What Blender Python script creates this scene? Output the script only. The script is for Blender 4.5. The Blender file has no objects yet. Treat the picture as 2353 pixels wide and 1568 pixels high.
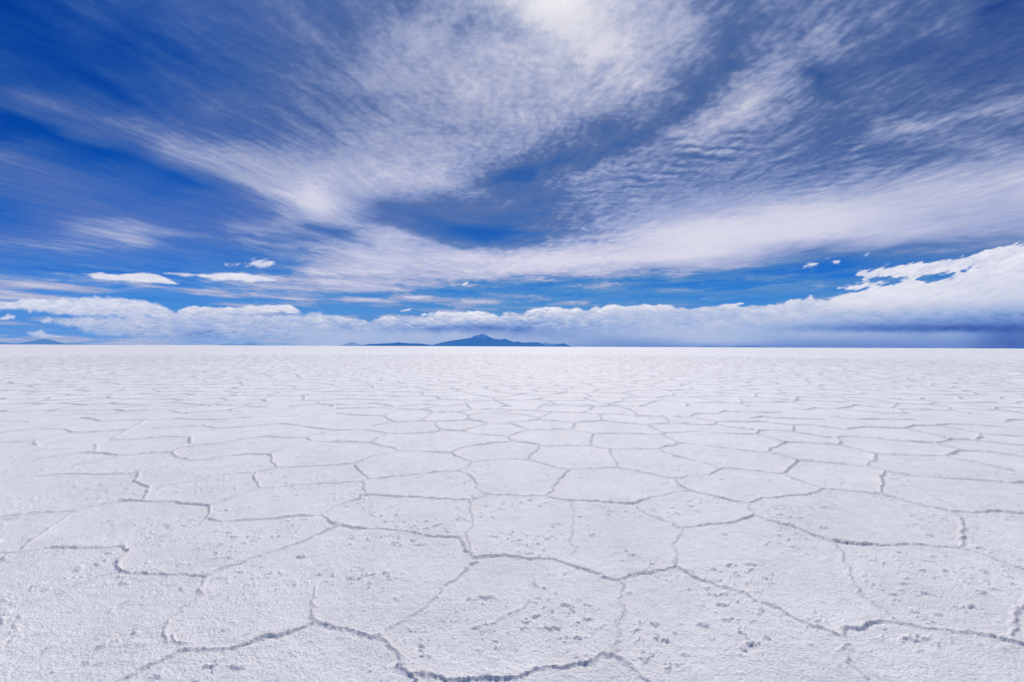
import bpy, math
import numpy as np
from mathutils import Matrix

PI = math.pi
rng = np.random.RandomState(7)
scene = bpy.context.scene
col = scene.collection

# ------------------------------------------------------------------ camera
PW, PH, F = 2353.0, 1568.0, 1046.0        # working picture size and focal length in its pixels (16 mm on 36 mm)
CAM_H = 1.6
ROT = Matrix.Rotation(math.radians(90 + 0.69), 3, 'X') @ Matrix.Rotation(math.radians(0.232), 3, 'Z')
cam_data = bpy.data.cameras.new('camera')
cam_data.sensor_width = 36.0
cam_data.lens = 36.0 * F / PW
cam_data.clip_start = 0.05
cam_data.clip_end = 1.0e7
cam = bpy.data.objects.new('camera', cam_data)
cam.location = (0, 0, CAM_H)
cam.rotation_euler = ROT.to_euler()
col.objects.link(cam)
scene.camera = cam
RM = np.array(ROT)

def ray(px, py):
    """direction (world) seen at a point of the photograph, 2353 x 1568 measure"""
    px = np.asarray(px, float); py = np.asarray(py, float)
    d = np.stack([px - PW / 2, PH / 2 - py, np.full_like(px, -F)], -1)
    return (d / np.linalg.norm(d, axis=-1, keepdims=True)) @ RM.T

def ground_point(px, py):
    d = ray(px, py)
    t = CAM_H / -d[..., 2]
    return d[..., 0] * t, d[..., 1] * t

def to_px(dx, dy, dz):
    """where a world direction stands in the sky map's (photograph's) measure"""
    c = np.stack([dx, dy, dz], -1) @ RM
    z = np.minimum(c[..., 2], -1e-3)
    return PW / 2 + F * c[..., 0] / -z, PH / 2 - F * c[..., 1] / -z

# ------------------------------------------------------------------ noise
_perm = rng.permutation(4096)
_ang = rng.rand(4096).astype(np.float32) * 2 * PI
_gx, _gy = np.cos(_ang), np.sin(_ang)

def noise(x, y, seed=0):
    """2-D gradient noise, about -1..1"""
    x = np.asarray(x, np.float64) + seed * 17.37; y = np.asarray(y, np.float64) - seed * 9.73
    xi = np.floor(x).astype(np.int64); yi = np.floor(y).astype(np.int64)
    xf = (x - xi).astype(np.float32); yf = (y - yi).astype(np.float32)
    u = xf * xf * xf * (xf * (xf * 6 - 15) + 10); v = yf * yf * yf * (yf * (yf * 6 - 15) + 10)
    def g(i, j, fx, fy):
        h = _perm[(_perm[i & 4095] + j) & 4095]
        return _gx[h] * fx + _gy[h] * fy
    a = g(xi, yi, xf, yf); b = g(xi + 1, yi, xf - 1, yf)
    c = g(xi, yi + 1, xf, yf - 1); d = g(xi + 1, yi + 1, xf - 1, yf - 1)
    return ((a + (b - a) * u) * (1 - v) + (c + (d - c) * u) * v) * 1.5

def fbm(x, y, octaves, seed=0, gain=0.5, lac=2.03, foot=None, f0=1.0):
    """foot = size of what one pixel covers in x,y units: octaves finer than that fade out"""
    s = 0; a = 1.0; tot = 0.0; f = f0
    for o in range(octaves):
        n = noise(x * f, y * f, seed + o * 3)
        if foot is not None:
            n = n * np.clip(1.6 - 1.3 * foot * f, 0, 1)
        s = s + a * n; tot += a; a *= gain; f *= lac
    return s / tot * 1.6

def sstep(a, b, x):
    t = np.clip((x - a) / (b - a), 0, 1)
    return t * t * (3 - 2 * t)

def lin(c):
    c = np.clip(np.asarray(c, float) / 255.0, 0, 4)
    return np.where(c <= 0.04045, c / 12.92, ((c + 0.055) / 1.055) ** 2.4)

def cubic_grid(G, gx, gy):
    """Catmull-Rom look-up in a grid G[row, col] at fractional col gx, row gy"""
    R, C = G.shape
    gx = np.clip(gx, 0, C - 1.001); gy = np.clip(gy, 0, R - 1.001)
    ix = np.floor(gx).astype(int); iy = np.floor(gy).astype(int)
    fx = gx - ix; fy = gy - iy
    def w(t):
        return [(-t + 2 * t * t - t ** 3) / 2, (2 - 5 * t * t + 3 * t ** 3) / 2,
                (t + 4 * t * t - 3 * t ** 3) / 2, (t ** 3 - t * t) / 2]
    wx = w(fx); wy = w(fy); out = 0
    for j in range(4):
        for i in range(4):
            out = out + wx[i] * wy[j] * G[np.clip(iy + j - 1, 0, R - 1), np.clip(ix + i - 1, 0, C - 1)]
    return out

# ------------------------------------------------------------------ mesh helpers
def grid_mesh(name, V, wrap=False, keep=None):
    """V: (rows, cols, 3) -> one quad sheet"""
    R, C = V.shape[:2]
    idx = np.arange(R * C).reshape(R, C)
    nxt = np.roll(idx, -1, axis=1) if wrap else None
    if wrap:
        q = np.stack([idx[:-1], nxt[:-1], nxt[1:], idx[1:]], -1).reshape(-1, 4)
    else:
        q = np.stack([idx[:-1, :-1], idx[:-1, 1:], idx[1:, 1:], idx[1:, :-1]], -1).reshape(-1, 4)
    verts = V.reshape(-1, 3)
    remap = None
    if keep is not None:
        k = keep.reshape(-1)
        q = q[k[q].any(axis=1)]
        used = np.zeros(len(verts), bool); used[q.reshape(-1)] = True
        remap = used
        new = np.cumsum(used) - 1
        q = new[q]; verts = verts[used]
    me = bpy.data.meshes.new(name)
    me.vertices.add(len(verts)); me.vertices.foreach_set('co', verts.astype(np.float32).reshape(-1))
    me.loops.add(q.size); me.loops.foreach_set('vertex_index', q.reshape(-1).astype(np.int32))
    me.polygons.add(len(q))
    me.polygons.foreach_set('loop_start', (np.arange(len(q)) * 4).astype(np.int32))
    me.update(calc_edges=True)
    me.polygons.foreach_set('use_smooth', np.ones(len(q), bool))
    ob = bpy.data.objects.new(name, me); col.objects.link(ob)
    return ob, remap

def add_color(ob, name, rgb, remap=None):
    rgb = rgb.reshape(-1, rgb.shape[-1])
    if remap is not None: rgb = rgb[remap]
    if rgb.shape[1] == 3: rgb = np.concatenate([rgb, np.ones((len(rgb), 1))], 1)
    at = ob.data.attributes.new(name, 'FLOAT_COLOR', 'POINT')
    at.data.foreach_set('color', rgb.astype(np.float32).reshape(-1))

def add_float(ob, name, v, remap=None):
    v = v.reshape(-1)
    if remap is not None: v = v[remap]
    at = ob.data.attributes.new(name, 'FLOAT', 'POINT')
    at.data.foreach_set('value', v.astype(np.float32))

def tag(o, label=None, cat=None, group=None, kind=None):
    if label: o['label'] = label
    if cat: o['category'] = cat
    if group: o['group'] = group
    if kind: o['kind'] = kind

class Nodes:
    def __init__(self, name):
        self.m = bpy.data.materials.new(name); self.m.use_nodes = True
        self.t = self.m.node_tree; self.t.nodes.clear()
        self.out = self.t.nodes.new('ShaderNodeOutputMaterial')
    def n(self, kind, **kw):
        nd = self.t.nodes.new('ShaderNode' + kind)
        for k, v in kw.items(): setattr(nd, k, v)
        return nd
    def l(self, a, b): self.t.links.new(a, b)
    def math(self, op, a, b=None, clamp=False):
        nd = self.n('Math', operation=op); nd.use_clamp = clamp
        for i, v in enumerate((a, b)):
            if v is None: continue
            if isinstance(v, (int, float)): nd.inputs[i].default_value = v
            else: self.l(v, nd.inputs[i])
        return nd.outputs[0]

# ------------------------------------------------------------------ world and sun
SUN_EL, SUN_AZ = math.radians(47), math.radians(5)      # azimuth: to the right of straight ahead
world = bpy.data.worlds.new('World'); scene.world = world; world.use_nodes = True
wt = world.node_tree
bg = wt.nodes.get('Background') or wt.nodes.new('ShaderNodeBackground')
wo = wt.nodes.get('World Output') or wt.nodes.new('ShaderNodeOutputWorld')
sk = wt.nodes.new('ShaderNodeTexSky'); sk.sky_type = 'NISHITA'; sk.sun_disc = False
sk.sun_elevation = SUN_EL; sk.sun_rotation = SUN_AZ
sk.altitude = 3600; sk.air_density = 1.0; sk.dust_density = 0.6; sk.ozone_density = 2.0
wt.links.new(sk.outputs[0], bg.inputs[0]); wt.links.new(bg.outputs[0], wo.inputs[0])
bg.inputs[1].default_value = 0.11
sd = bpy.data.lights.new('sun', 'SUN'); sd.energy = 3.38; sd.angle = math.radians(3.0); sd.color = (1.0, 0.955, 0.90)
so = bpy.data.objects.new('sun', sd); col.objects.link(so)
so.rotation_euler = (math.radians(90) - SUN_EL, 0, -SUN_AZ + PI)
so.location = (0, 0, 50)
_s = np.array([math.sin(SUN_AZ) * math.cos(SUN_EL), math.cos(SUN_AZ) * math.cos(SUN_EL), math.sin(SUN_EL)])
from mathutils import Vector
so.rotation_euler = Vector(_s).to_track_quat('Z', 'Y').to_euler()

# ------------------------------------------------------------------ sky with cirrus
# whiteness of the high cloud, 0 clear .. 9 white; rows every 60, columns every 100 of the sky map
W = """
0   1   2   2.5 3   3   3.5 3.7 4.5 4.5 5.5 6   6.8 8   7.4 6.6   5.5 4   4.5 4.5 4.5 3.5 3.5 2   1
.5  .5  1.5 1.2 2.8 3   3   3.5 4   5.5 6   5.2 6   7.6 7.6 6.8   6   3.6 4   5   4   3.8 4   2   1.5
1   .6  .8  1   2   2.8 3   3.8 4.2 6   6.5 6.5 6.5 7.3 8.4 7   5   3.8 4.7 5.5 3.6 2.7 2.6 2.5 2.5
1.5 1   1.3 1.8 2.5 2.8 3.4 4.3 5   6   6   7   7   7.2 7.6 6.8 3.6 4.6 5.8 2.8 3.5 3.5 2.6 3   3
2.6 3   2.5 1.8 2.7 3.8 3.7 4.4 5   5.5 6   6.6 6.5 7   6.4 4.6 4.6 7   5   4   4   4   4   5   5
.5  1.6 3.1 3.5 3.8 3.4 3.9 4.5 5.2 6   5.8 6.2 6.4 5   3.3 4.7 6   5.2 4.6 3.6 4.5 5   4.7 4   4
3.2 2   .9  2   4.8 5.4 5.8 5.6 6.4 6.6 6.6 5.6 4.2 3   5   4.8 4.6 5   4.4 3.4 4   4.2 4.8 5.6 6
3   3.5 3   2.2 1.8 4   6.3 7   7   7.1 7   4.8 2.4 4.6 5   4.6 5   5   4.8 5.2 6   7   7.4 7.5 7.5
1.5 3   3.6 3   2.9 2.8 4.4 7.2 6.2 3.4 2.8 3.2 2.6 3.6 5   5.6 6.2 7   8   8.3 8   7.5 7   6.6 6.5
3   3.5 5   5   4   4   4.8 4.4 5.4 6.8 4   1.4 2.4 4.6 6.4 8   9   9   8.5 8   7   6.5 5.6 5.5 5.5
3   3   3   2.6 2   3.3 4   5.4 7.3 7.5 7.5 7.8 8.6 8.6 8   7.5 7.6 6   4   2   2   2   2   2   2
5   5   4.6 4   4   4   5   6.4 7   6.6 5.2 3.6 3.2 2.6 2.2 2   2   2   2   2   2   2   2   2   2
4   3.5 3   3   3   4   4   4   3   3   3.4 3.8 3.6 3   3   3   3   3   3   3   3   3   3   3   3
5   5   5   5   5   5   5   5   5   5   5   5   5   5   5   5   5   5   5   5   5   5   5   5   5
"""
W = np.array([[float(v) for v in r.split()] for r in W.strip().splitlines()]) / 9.0

def blob(X, Y, x, y, rx, ry, deg):
    a = math.radians(deg); c, s = math.cos(a), math.sin(a)
    u = (X - x) * c - (Y - y) * s; v = (X - x) * s + (Y - y) * c
    return np.exp(-(u / rx) ** 2 - (v / ry) ** 2)

# extra strokes: (x, y, half length, half width, angle up to the right, amount)
STROKES = [
    (1040, 500, 60, 8, -10, .13), (1180, 468, 50, 9, 20, .15), (985, 556, 70, 6, -15, .12), (1230, 520, 60, 8, 6, .10), (1110, 445, 45, 8, 25, .10),
    (1690, 130, 90, 22, 68, -.14), (1610, 220, 70, 26, 45, -.16), (1500, 300, 90, 17, 28, -.20), (1390, 345, 80, 15, 25, -.15),
    (1290, 370, 60, 14, 25, -.14), (1175, 405, 60, 17, 15, -.28), (1000, 520, 120, 22, -12, -.18), (1130, 540, 120, 18, 0, -.16),
    (1880, 180, 22, 26, 70, -.22), (1925, 215, 14, 22, 80, -.15), (2230, 255, 190, 12, 14, .16), (1700, 250, 110, 16, 35, .18),
    (1950, 290, 70, 20, 15, -.10), (2060, 140, 80, 20, 20, -.12), (2280, 20, 90, 30, 30, -.16),
    (260, 205, 110, 13, -28, -.14), (330, 165, 60, 9, -26, -.06), (410, 130, 60, 9, -24, -.10), (300, 370, 230, 13, -19, -.14),
    (480, 430, 120, 12, -14, -.12), (60, 285, 110, 20, -20, -.16), (780, 540, 70, 10, -16, -.26), (690, 500, 60, 10, -25, -.08),
    (130, 245, 120, 14, -18, .10), (380, 330, 150, 16, -20, .10), (90, 385, 160, 14, -14, .11), (720, 450, 60, 30, -30, .14),
    (560, 365, 120, 22, -18, .06), (280, 545, 140, 6, -9, .10), (330, 520, 120, 8, -12, .05), (270, 60, 110, 14, -28, .08), 
    (1280, 25, 90, 60, 0, .10), (1370, 110, 50, 26, 45, .14), (1180, 60, 16, 30, 10, -.10), (1075, 50, 12, 40, -60, -.12),
    (1330, 70, 40, 30, 30, .08), (1380, 160, 70, 12, 50, -.10), (870, 255, 60, 10, -30, -.06), (1010, 190, 70, 50, -20, .06),
    (1350, 700, 150, 7, 1, .14), (1150, 683, 160, 6, 0, .12), (1250, 677, 90, 5, 0, -.14), (1620, 645, 180, 6, 4, -.12), (1560, 668, 170, 5, 0, .14),
    (1100, 697, 200, 5, 0, .08), (1700, 625, 120, 6, 6, -.10), (1850, 610, 120, 8, 6, -.12), (1450, 655, 120, 5, 3, .12),
    (900, 675, 170, 7, 3, -.16), (860, 690, 110, 5, 0, .10), (400, 690, 120, 6, -2, -.12), (480, 707, 60, 6, -4, -.20), (870, 715, 60, 8, 0, -.16),
    (2030, 560, 220, 14, 14, .08), (1500, 590, 240, 14, 4, .08), (1150, 630, 150, 10, 3, .07), (640, 600, 170, 12, -12, -.10),
    (1060, 585, 60, 14, -12, .10), (520, 570, 160, 10, -10, -.07), (150, 570, 160, 7, -5, .09), (120, 615, 200, 7, -4, -.08), (160, 660, 220, 8, -2, .08),
]

def sky_color(dx, dy, dz):
    X, Y = to_px(dx, dy, dz)
    front = sstep(0.15, 0.45, dy / np.sqrt(dx * dx + dy * dy + 1e-9))
    el = np.clip(dz, 0, None)
    t = 1.0 / (el + 0.045)
    x, y = dx * t, dy * t
    foot = t * t * 0.0022
    # warp the high cloud sheet so that no edge is straight
    wx = fbm(x, y, 4, 11, f0=1.1, foot=foot) ; wy = fbm(x, y, 4, 23, f0=1.1, foot=foot)
    xq, yq = x + .10 * wx, y + .16 * wy
    # streaks drawn out along the wind, which turns slowly across the sky
    a1 = math.radians(103); a2 = math.radians(128); 
    def streak(ang, seed, f, st):
        c, s = math.cos(ang), math.sin(ang)
        return fbm((xq * c + yq * s) * f / st, (-xq * s + yq * c) * f, 6, seed, gain=.58, foot=foot * f * .6)
    left = sstep(1300, 700, X)
    s1 = streak(math.radians(66), 31, 4.0, 3.6); s2 = streak(math.radians(110), 47, 4.0, 3.0)
    S = s1 * left + s2 * (1 - left)
    fine1 = streak(math.radians(69), 61, 14.0, 5.0); fine2 = streak(math.radians(112), 71, 15.0, 2.4)
    Fi = fine1 * left + fine2 * (1 - left)
    Fb = streak(math.radians(64), 65, 36.0, 7.0) * left + streak(math.radians(108), 75, 34.0, 3.6) * (1 - left)
    Mo = fbm(x + .05 * wx, y + .05 * wy, 5, 83, gain=.62, f0=9.0, foot=foot)
    Mf = fbm(x, y, 4, 97, gain=.7, f0=34.0, foot=foot)
    azm = np.arctan2(dx, dy); elm = np.arcsin(np.clip(dz, -1, 1))
    Lw = fbm(azm * 7 + .3 * S, elm * 62 - azm * 1.1 * np.sign(azm) + .4 * Mo, 6, 171, gain=.6, foot=.010)
    # base map read at slightly disturbed positions
    e = np.clip((PH / 2 - Y + 20) / 760, 0, 1)
    jx = 34 * S * e + 20 * Mo * e + 10 * wx; jy = 20 * e * fbm(x, y, 4, 5, f0=3, foot=foot) + 8 * Mo * e
    Xj, Yj = X + jx, Y + jy
    w = cubic_grid(W, np.where(front > 0, Xj, 1000) / 100.0, Yj / 60.0)
    for (bx, by, rx, ry, dg, am) in STROKES:
        w = w + am * (2.0 if by > 620 else 1.0) * blob(Xj, Yj + (5 * Lw if by > 620 else 0), bx, by, rx, ry, dg)
    back = .45 + .25 * S
    w = w * front + back * (1 - front)
    centre = np.exp(-((X - 1150) / 420) ** 2)
    amp = .045 + .30 * np.clip(w, 0, 1) * (1.12 - np.clip(w, 0, 1))
    calm = 1 - .65 * sstep(380, 520, Y) * sstep(1350, 1600, X)        # the smooth veil low on the right
    low = sstep(790, 560, Y) * .7 + .3
    w = w + amp * ((.34 * S + (.95 - .35 * centre) * Fi + (.34 + .20 * (1 - left)) * Fb) * (1 - .22 * left) + (.20 + .55 * centre) * Mo + (.90 - .45 * left) * Mf) * calm * low
    # far cirrus low over the horizon, seen edge-on as long level wisps
    w = w + (.17 + .33 * sstep(600, 640, Y)) * Lw * sstep(430, 620, Y) * (1 - .85 * np.clip((w - .55) * 3, 0, 1)) + .03 * Lw * sstep(430, 620, Y)
    # ripple fields
    for (bx, by, rx, ry, dg, ang, k, am) in [(1640, 350, 130, 45, 12, 93, 72, .17), (1480, 400, 110, 60, 20, 88, 70, .15), (2010, 340, 130, 36, 18, 62, 62, .14),
                                             (1900, 420, 170, 30, 16, 72, 80, .09), (1330, 450, 80, 36, 10, 82, 60, .12), (1440, 545, 110, 30, 5, 55, 55, .06),
                                             (1700, 140, 60, 50, 30, 70, 60, .06), (1850, 120, 120, 70, 35, 62, 48, .08), (1350, 395, 60, 30, 10, 92, 75, .08)]:
        m = blob(X + 30 * S, Y + 14 * Mo, bx, by, rx, ry, dg)
        a = math.radians(ang)
        ph = (x * math.cos(a) + y * math.sin(a)) * k + 3.4 * fbm(x, y, 3, 131 + int(bx), f0=5.0) + 1.2 * Mo
        rip = .85 * np.sin(ph) * np.clip(.55 + 1.1 * noise(x * 7, y * 7, 140), 0, 1.3)
        w = w + am * m * rip * np.clip(1.6 - foot * k * .5, 0, 1)
    w = np.clip(w + .05 * sstep(500, 900, X) * sstep(.5, .1, w) * sstep(650, 560, Y), 0, 1.12)
    # colours
    vv = np.clip((PH / 2 + 12 - Y) / F, -.02, .9)
    vv = np.where(front > .2, vv, np.clip(dz, 0, .9))
    st = np.array([0, .03, .09, .18, .32, .50, .80])
    cc = np.array([(158, 188, 228), (122, 170, 224), (64, 138, 214), (32, 106, 202), (14, 88, 190), (6, 76, 180), (4, 66, 168)], float)
    c0 = np.stack([np.interp(vv, st, cc[:, i]) for i in range(3)], -1)
    rt = (.72 * sstep(350, 950, X) + .28 * sstep(1200, 2000, X)) * sstep(.17, .30, vv)
    c0 = c0 * (1 - .9 * rt[..., None]) + (np.array((46, 96, 168.)) * sstep(2300, 1500, X)[..., None] + np.array((34, 70, 150.)) * (1 - sstep(2300, 1500, X))[..., None]) * .9 * rt[..., None]
    mdl = sstep(300, 1100, X)[..., None] * np.array((92, 119, 177.)) + (1 - sstep(300, 1100, X)[..., None]) * np.array((82, 116, 190.))
    mdl = mdl + (sstep(.28, .10, vv) * 10)[..., None] * np.array((-.4, 2.4, 2.8))
    mdh = np.array((154, 167, 209.)); c1 = np.array((208, 209, 230.)); c2 = np.array((238, 236, 243.))
    W3 = w[..., None]
    a = c0 + (mdl - c0) * np.clip(W3 / .42, 0, 1)
    a = a + (mdh - a) * np.clip((W3 - .42) / .24, 0, 1)
    a = a + (c1 - a) * np.clip((W3 - .66) / .27, 0, 1)
    a = a + (c2 - a) * np.clip((W3 - .93) / .30, 0, 1)
    a = a * (1 - .10 * sstep(.22, .55, vv) * (1 - np.clip(w - .45, 0, .5)))[..., None]
    # the sun behind thin cloud just above the picture
    g = .45 * np.exp(-(((X - 1290) / 260) ** 2 + ((Y - 20) / 190) ** 2)) + .95 * np.exp(-(((X - 1275) / 85) ** 2 + ((Y + 15) / 60) ** 2))
    a = a + g[..., None] * (250 - a) * .52
    hz = (np.exp(-np.clip(vv, 0, 1) / .02) * .55)[..., None]
    a = a * (1 - hz) + np.array((166, 188, 226.)) * hz
    return lin(a)

azf = np.radians(np.arange(-53.0, 53.001, .066)); azb = np.radians(np.arange(55, 305, 2.5))
az = np.concatenate([azf, azb])
elv = np.radians(np.concatenate([[-4, -2, -1], np.arange(-.5, 41.5, .066)]))
AZ, EL = np.meshgrid(az, elv)
D = np.stack([np.sin(AZ) * np.cos(EL), np.cos(AZ) * np.cos(EL), np.sin(EL)], -1)
SC = sky_color(D[..., 0], D[..., 1], D[..., 2])
sky, _ = grid_mesh('sky', D * 2.0e6 + np.array([0, 0, CAM_H]), wrap=True)
add_color(sky, 'tone', SC)
tag(sky, 'deep blue sky streaked with thin white cirrus cloud', None, None, 'structure')
N = Nodes('cirrus_sky')
at = N.n('Attribute', attribute_name='tone')
tc = N.n('TexCoord'); mp = N.n('Mapping'); mp.inputs['Scale'].default_value = (1 / 9000.,) * 3
N.l(tc.outputs['Object'], mp.inputs[0])
nz = N.n('TexNoise'); nz.inputs['Scale'].default_value = 1.0; nz.inputs['Detail'].default_value = 3; N.l(mp.outputs[0], nz.inputs['Vector'])
mr = N.n('MapRange'); mr.inputs[3].default_value = .965; mr.inputs[4].default_value = 1.035; N.l(nz.outputs[0], mr.inputs[0])
em = N.n('Emission'); N.l(at.outputs['Color'], em.inputs[0]); N.l(mr.outputs[0], em.inputs[1]); N.l(em.outputs[0], N.out.inputs[0])
sky.data.materials.append(N.m)

# ------------------------------------------------------------------ low clouds, each a thing
N = Nodes('cloud_vapour')
at = N.n('Attribute', attribute_name='tone'); aa = N.n('Attribute', attribute_name='cover')
em = N.n('Emission'); N.l(at.outputs['Color'], em.inputs[0])  # clouds glow: lit tops and shaded bases are painted into the tone
tr = N.n('BsdfTransparent'); mx = N.n('MixShader')
N.l(aa.outputs['Fac'], mx.inputs[0]); N.l(tr.outputs[0], mx.inputs[1]); N.l(em.outputs[0], mx.inputs[2]); N.l(mx.outputs[0], N.out.inputs[0])
CLOUD_MAT = N.m

RB = np.array([(58, 92, 168), (80, 112, 184), (98, 130, 196), (118, 148, 208), (140, 165, 214), (162, 182, 222), (182, 194, 224), (202, 208, 230), (222, 224, 239), (237, 238, 247)], float)
def ramp(b):
    b = np.clip(b, 0, 9)
    return np.stack([np.interp(b, np.arange(10), RB[:, i]) for i in range(3)], -1)

def poly_sd(X, Y, poly):
    """signed distance to a polygon, positive inside"""
    P = np.array(poly, float); Q = np.roll(P, -1, axis=0)
    d = np.full(X.shape, 1e9); inside = np.zeros(X.shape, bool)
    for (x0, y0), (x1, y1) in zip(P, Q):
        ex, ey = x1 - x0, y1 - y0
        t = np.clip(((X - x0) * ex + (Y - y0) * ey) / (ex * ex + ey * ey + 1e-9), 0, 1)
        d = np.minimum(d, np.hypot(X - x0 - t * ex, Y - y0 - t * ey))
        cross = ((y0 > Y) != (y1 > Y)) & (X < ex * (Y - y0) / (ey if ey else 1e-9) + x0)
        inside ^= cross
    return np.where(inside, d, -d)

def domes(x, y, seed):
    """heads of a heap cloud: round domes of unequal size"""
    rs = np.random.RandomState(seed); J = rs.rand(64, 64, 3)
    ix = np.floor(x).astype(int); iy = np.floor(y).astype(int); h = np.zeros_like(x)
    for dj in (-1, 0, 1):
        for di in (-1, 0, 1):
            j = J[(ix + di) & 63, (iy + dj) & 63]
            r = .55 + .55 * j[..., 2]
            d2 = ((x - ix - di - j[..., 0]) ** 2 + (y - iy - dj - j[..., 1]) ** 2) / (r * r)
            h = np.maximum(h, np.sqrt(np.clip(1 - d2, 0, 1)) * r)
    return h

def heap(X, Y, seed, n1, st):
    xx = X / st + 3 * n1; yy = Y + 3 * n1
    return .55 * domes(xx / 17, yy / 14, seed) + .30 * domes(xx / 8 + 5, yy / 7, seed + 1) + .15 * domes(xx / 4 + 9, yy / 3.6, seed + 2)

def make_cloud(label, poly, dist, shade, rough=5.0, soft=3.0, seed=0, holes=(), alpha=1.0, step=1.15, shear=0.0, bottom_fade=None, group=None, stretch=1.6, left_fade=None, kind='heap'):
    P = np.array(poly, float); m = rough * 2 + soft + 6
    x0, x1 = P[:, 0].min() - m, P[:, 0].max() + m; y0, y1 = P[:, 1].min() - m, P[:, 1].max() + m
    X, Y = np.meshgrid(np.arange(x0, x1, step), np.arange(y0, y1, step))
    xs, ys = X + shear * (Y - 700), Y
    n1 = fbm(xs / (24 * stretch), ys / 24, 5, 200 + seed, gain=.55)
    n2 = np.abs(fbm(xs / (13 * stretch), ys / 12, 4, 260 + seed, gain=.6))           # rounded heads
    n3 = fbm(xs / (5 * stretch), ys / 5, 3, 300 + seed, gain=.6)
    sd_ = poly_sd(X + 4 * n1, Y, poly)
    for h in holes:
        sd_ = np.minimum(sd_, -poly_sd(X, Y, h))
    hp = heap(X, Y, 900 + seed, n1, stretch); lit = (heap(X, Y + 1.6, 900 + seed, n1, stretch) - hp) / 1.6 * 8
    if kind == 'heap': k = sd_ + rough * (.8 * n1 + 1.7 * (hp - .42) + .15 * n3)
    elif kind == 'torn':
        c, s_ = math.cos(math.radians(20)), math.sin(math.radians(20)); xa = X * c - Y * s_; ya = X * s_ + Y * c
        q1 = fbm(xa / 70, ya / 11, 6, 333 + seed, gain=.6); q2 = fbm(xa / 26, ya / 8, 5, 353 + seed, gain=.6)
        lit = .55 * q1 + .5 * q2 + .25 * lit; k = sd_ + rough * (1.3 * q1 + .8 * q2)
    else:
        q1 = fbm(X / 60, Y / 6, 5, 363 + seed, gain=.6); lit = q1 * .7; k = sd_ + rough * (.9 * q1 + .4 * n3)
    A = sstep(-soft, soft * 1.6, k + soft * .8 * n1) * alpha
    if bottom_fade: A = A * sstep(bottom_fade[1], bottom_fade[0], Y + 5 * n1)
    if left_fade: A = A * sstep(left_fade[0], left_fade[1], X + 12 * n1)
    b = shade(X, Y, k, n1, lit, n3)
    D = ray(X, Y)
    # thicker cloud stands nearer: the sheet is bulged towards the viewer
    Rr = dist * (1 - .03 * np.clip(k, 0, 30) / 30 - .006 * n1)
    V = D * Rr[..., None] + np.array([0, 0, CAM_H])
    ob, rm = grid_mesh('cloud', V, keep=A > .012)
    add_color(ob, 'tone', lin(ramp(b)), rm); add_float(ob, 'cover', A, rm)
    ob.data.materials.append(CLOUD_MAT)
    tag(ob, label, 'cloud', group)
    return ob

Z1 = lambda pts: [(x * .3418, 517 + y * .3418) for x, y in pts]
Z2 = lambda pts: [(747 + x * .3418, 517 + y * .3418) for x, y in pts]
Z3 = lambda pts: [(1549 + x * .3418, 517 + y * .3418) for x, y in pts]

# the long bank on the horizon: brightness by place
BX0, BDX = 600.0, 100.0
BY = np.array([680, 700, 720, 740, 755, 768, 785, 797.])
BG = """
8.5 8.5 8.5 8.5 8.5 8.5 8.5 8.5 8.5 8.5 8.5 8   8   8   8   8   7.6 7.2 7
8   8   8   8.5 8.5 8.8 8.8 8.8 8.8 8.5 8   7.6 7.6 7.6 7.6 7   6.6 6   5.6
7   7.4 7.4 7.6 8   8.2 7.8 7.6 7   7   6.6 6.8 7   6.8 6.2 5.8 5.2 4.6 4
6.6 6.5 6.4 6   6.6 6   5.6 5.8 6   6   6.1 6.5 6.2 5.4 4.8 4.2 3.6 3   3
6.4 6   5.2 4.6 3.2 2.8 3.2 4.6 5   5.5 6   5.7 4.6 3.4 2.2 1.4 1   .8  .8
6   5.6 5.4 5.2 5   4.8 3.6 4.2 4.6 5.4 5.7 5.2 4.8 4.8 4.2 3.8 3.6 1.4 1.2
5.4 5.2 5.2 5   5   5   4.8 4.2 3.6 3.8 5   4.8 3.8 3.4 3.3 3.2 3   1   1
5   5   5   4.8 4.8 4.8 4.5 3.6 3   2.8 3.2 3.2 2.6 2.5 2.5 2.5 2.5 1   1
"""
BG = np.array([[float(v) for v in r.split()] for r in BG.strip().splitlines()])
def bank_b(X, Y, n1):
    gy = np.interp(Y + 3 * n1, BY, np.arange(len(BY)))
    return cubic_grid(BG, (X + 20 * n1 - BX0) / BDX, gy)

def shade_bank(X, Y, k, n1, lit, n3):
    b = bank_b(X, Y, n1)
    up = sstep(775, 735, Y)
    heads = sstep(1500, 1250, X) * .9 + .25
    return b - .7 * up + up * (.35 + heads) * (1.1 * n1 + 1.3 * lit) + (.25 + .75 * heads) * .9 * np.exp(-np.clip(k, 0, 99) / 5.0) * sstep(2000, 1500, X) + .35 * n1

top = Z2([(-220, 640), (-120, 615), (0, 608), (70, 618), (150, 645), (200, 638), (300, 652), (380, 628), (470, 603), (560, 612), (640, 618), (700, 592), (760, 583), (860, 582), (950, 598),
          (1060, 588), (1110, 604), (1180, 618), (1250, 592), (1330, 606), (1400, 573), (1460, 563), (1600, 563), (1700, 571), (1780, 574), (1820, 556), (1860, 574),
          (1900, 553), (2050, 548), (2110, 538), (2200, 548), (2320, 542)]) + \
      Z3([(10, 570), (130, 568), (240, 553), (420, 548), (560, 542), (680, 552), (760, 527), (860, 500), (925, 481), (950, 508), (1010, 512), (1120, 478), (1300, 455), (1500, 430), (1800, 420), (2500, 420), (2700, 420)])
make_cloud('long cumulus cloud bank lying on the horizon behind the snow-topped mountain', top + [(2500, 812), (600, 812), (600, 740)], 3.2e5, shade_bank,
           rough=4.2, soft=2.2, seed=1, left_fade=(640, 760))

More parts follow.
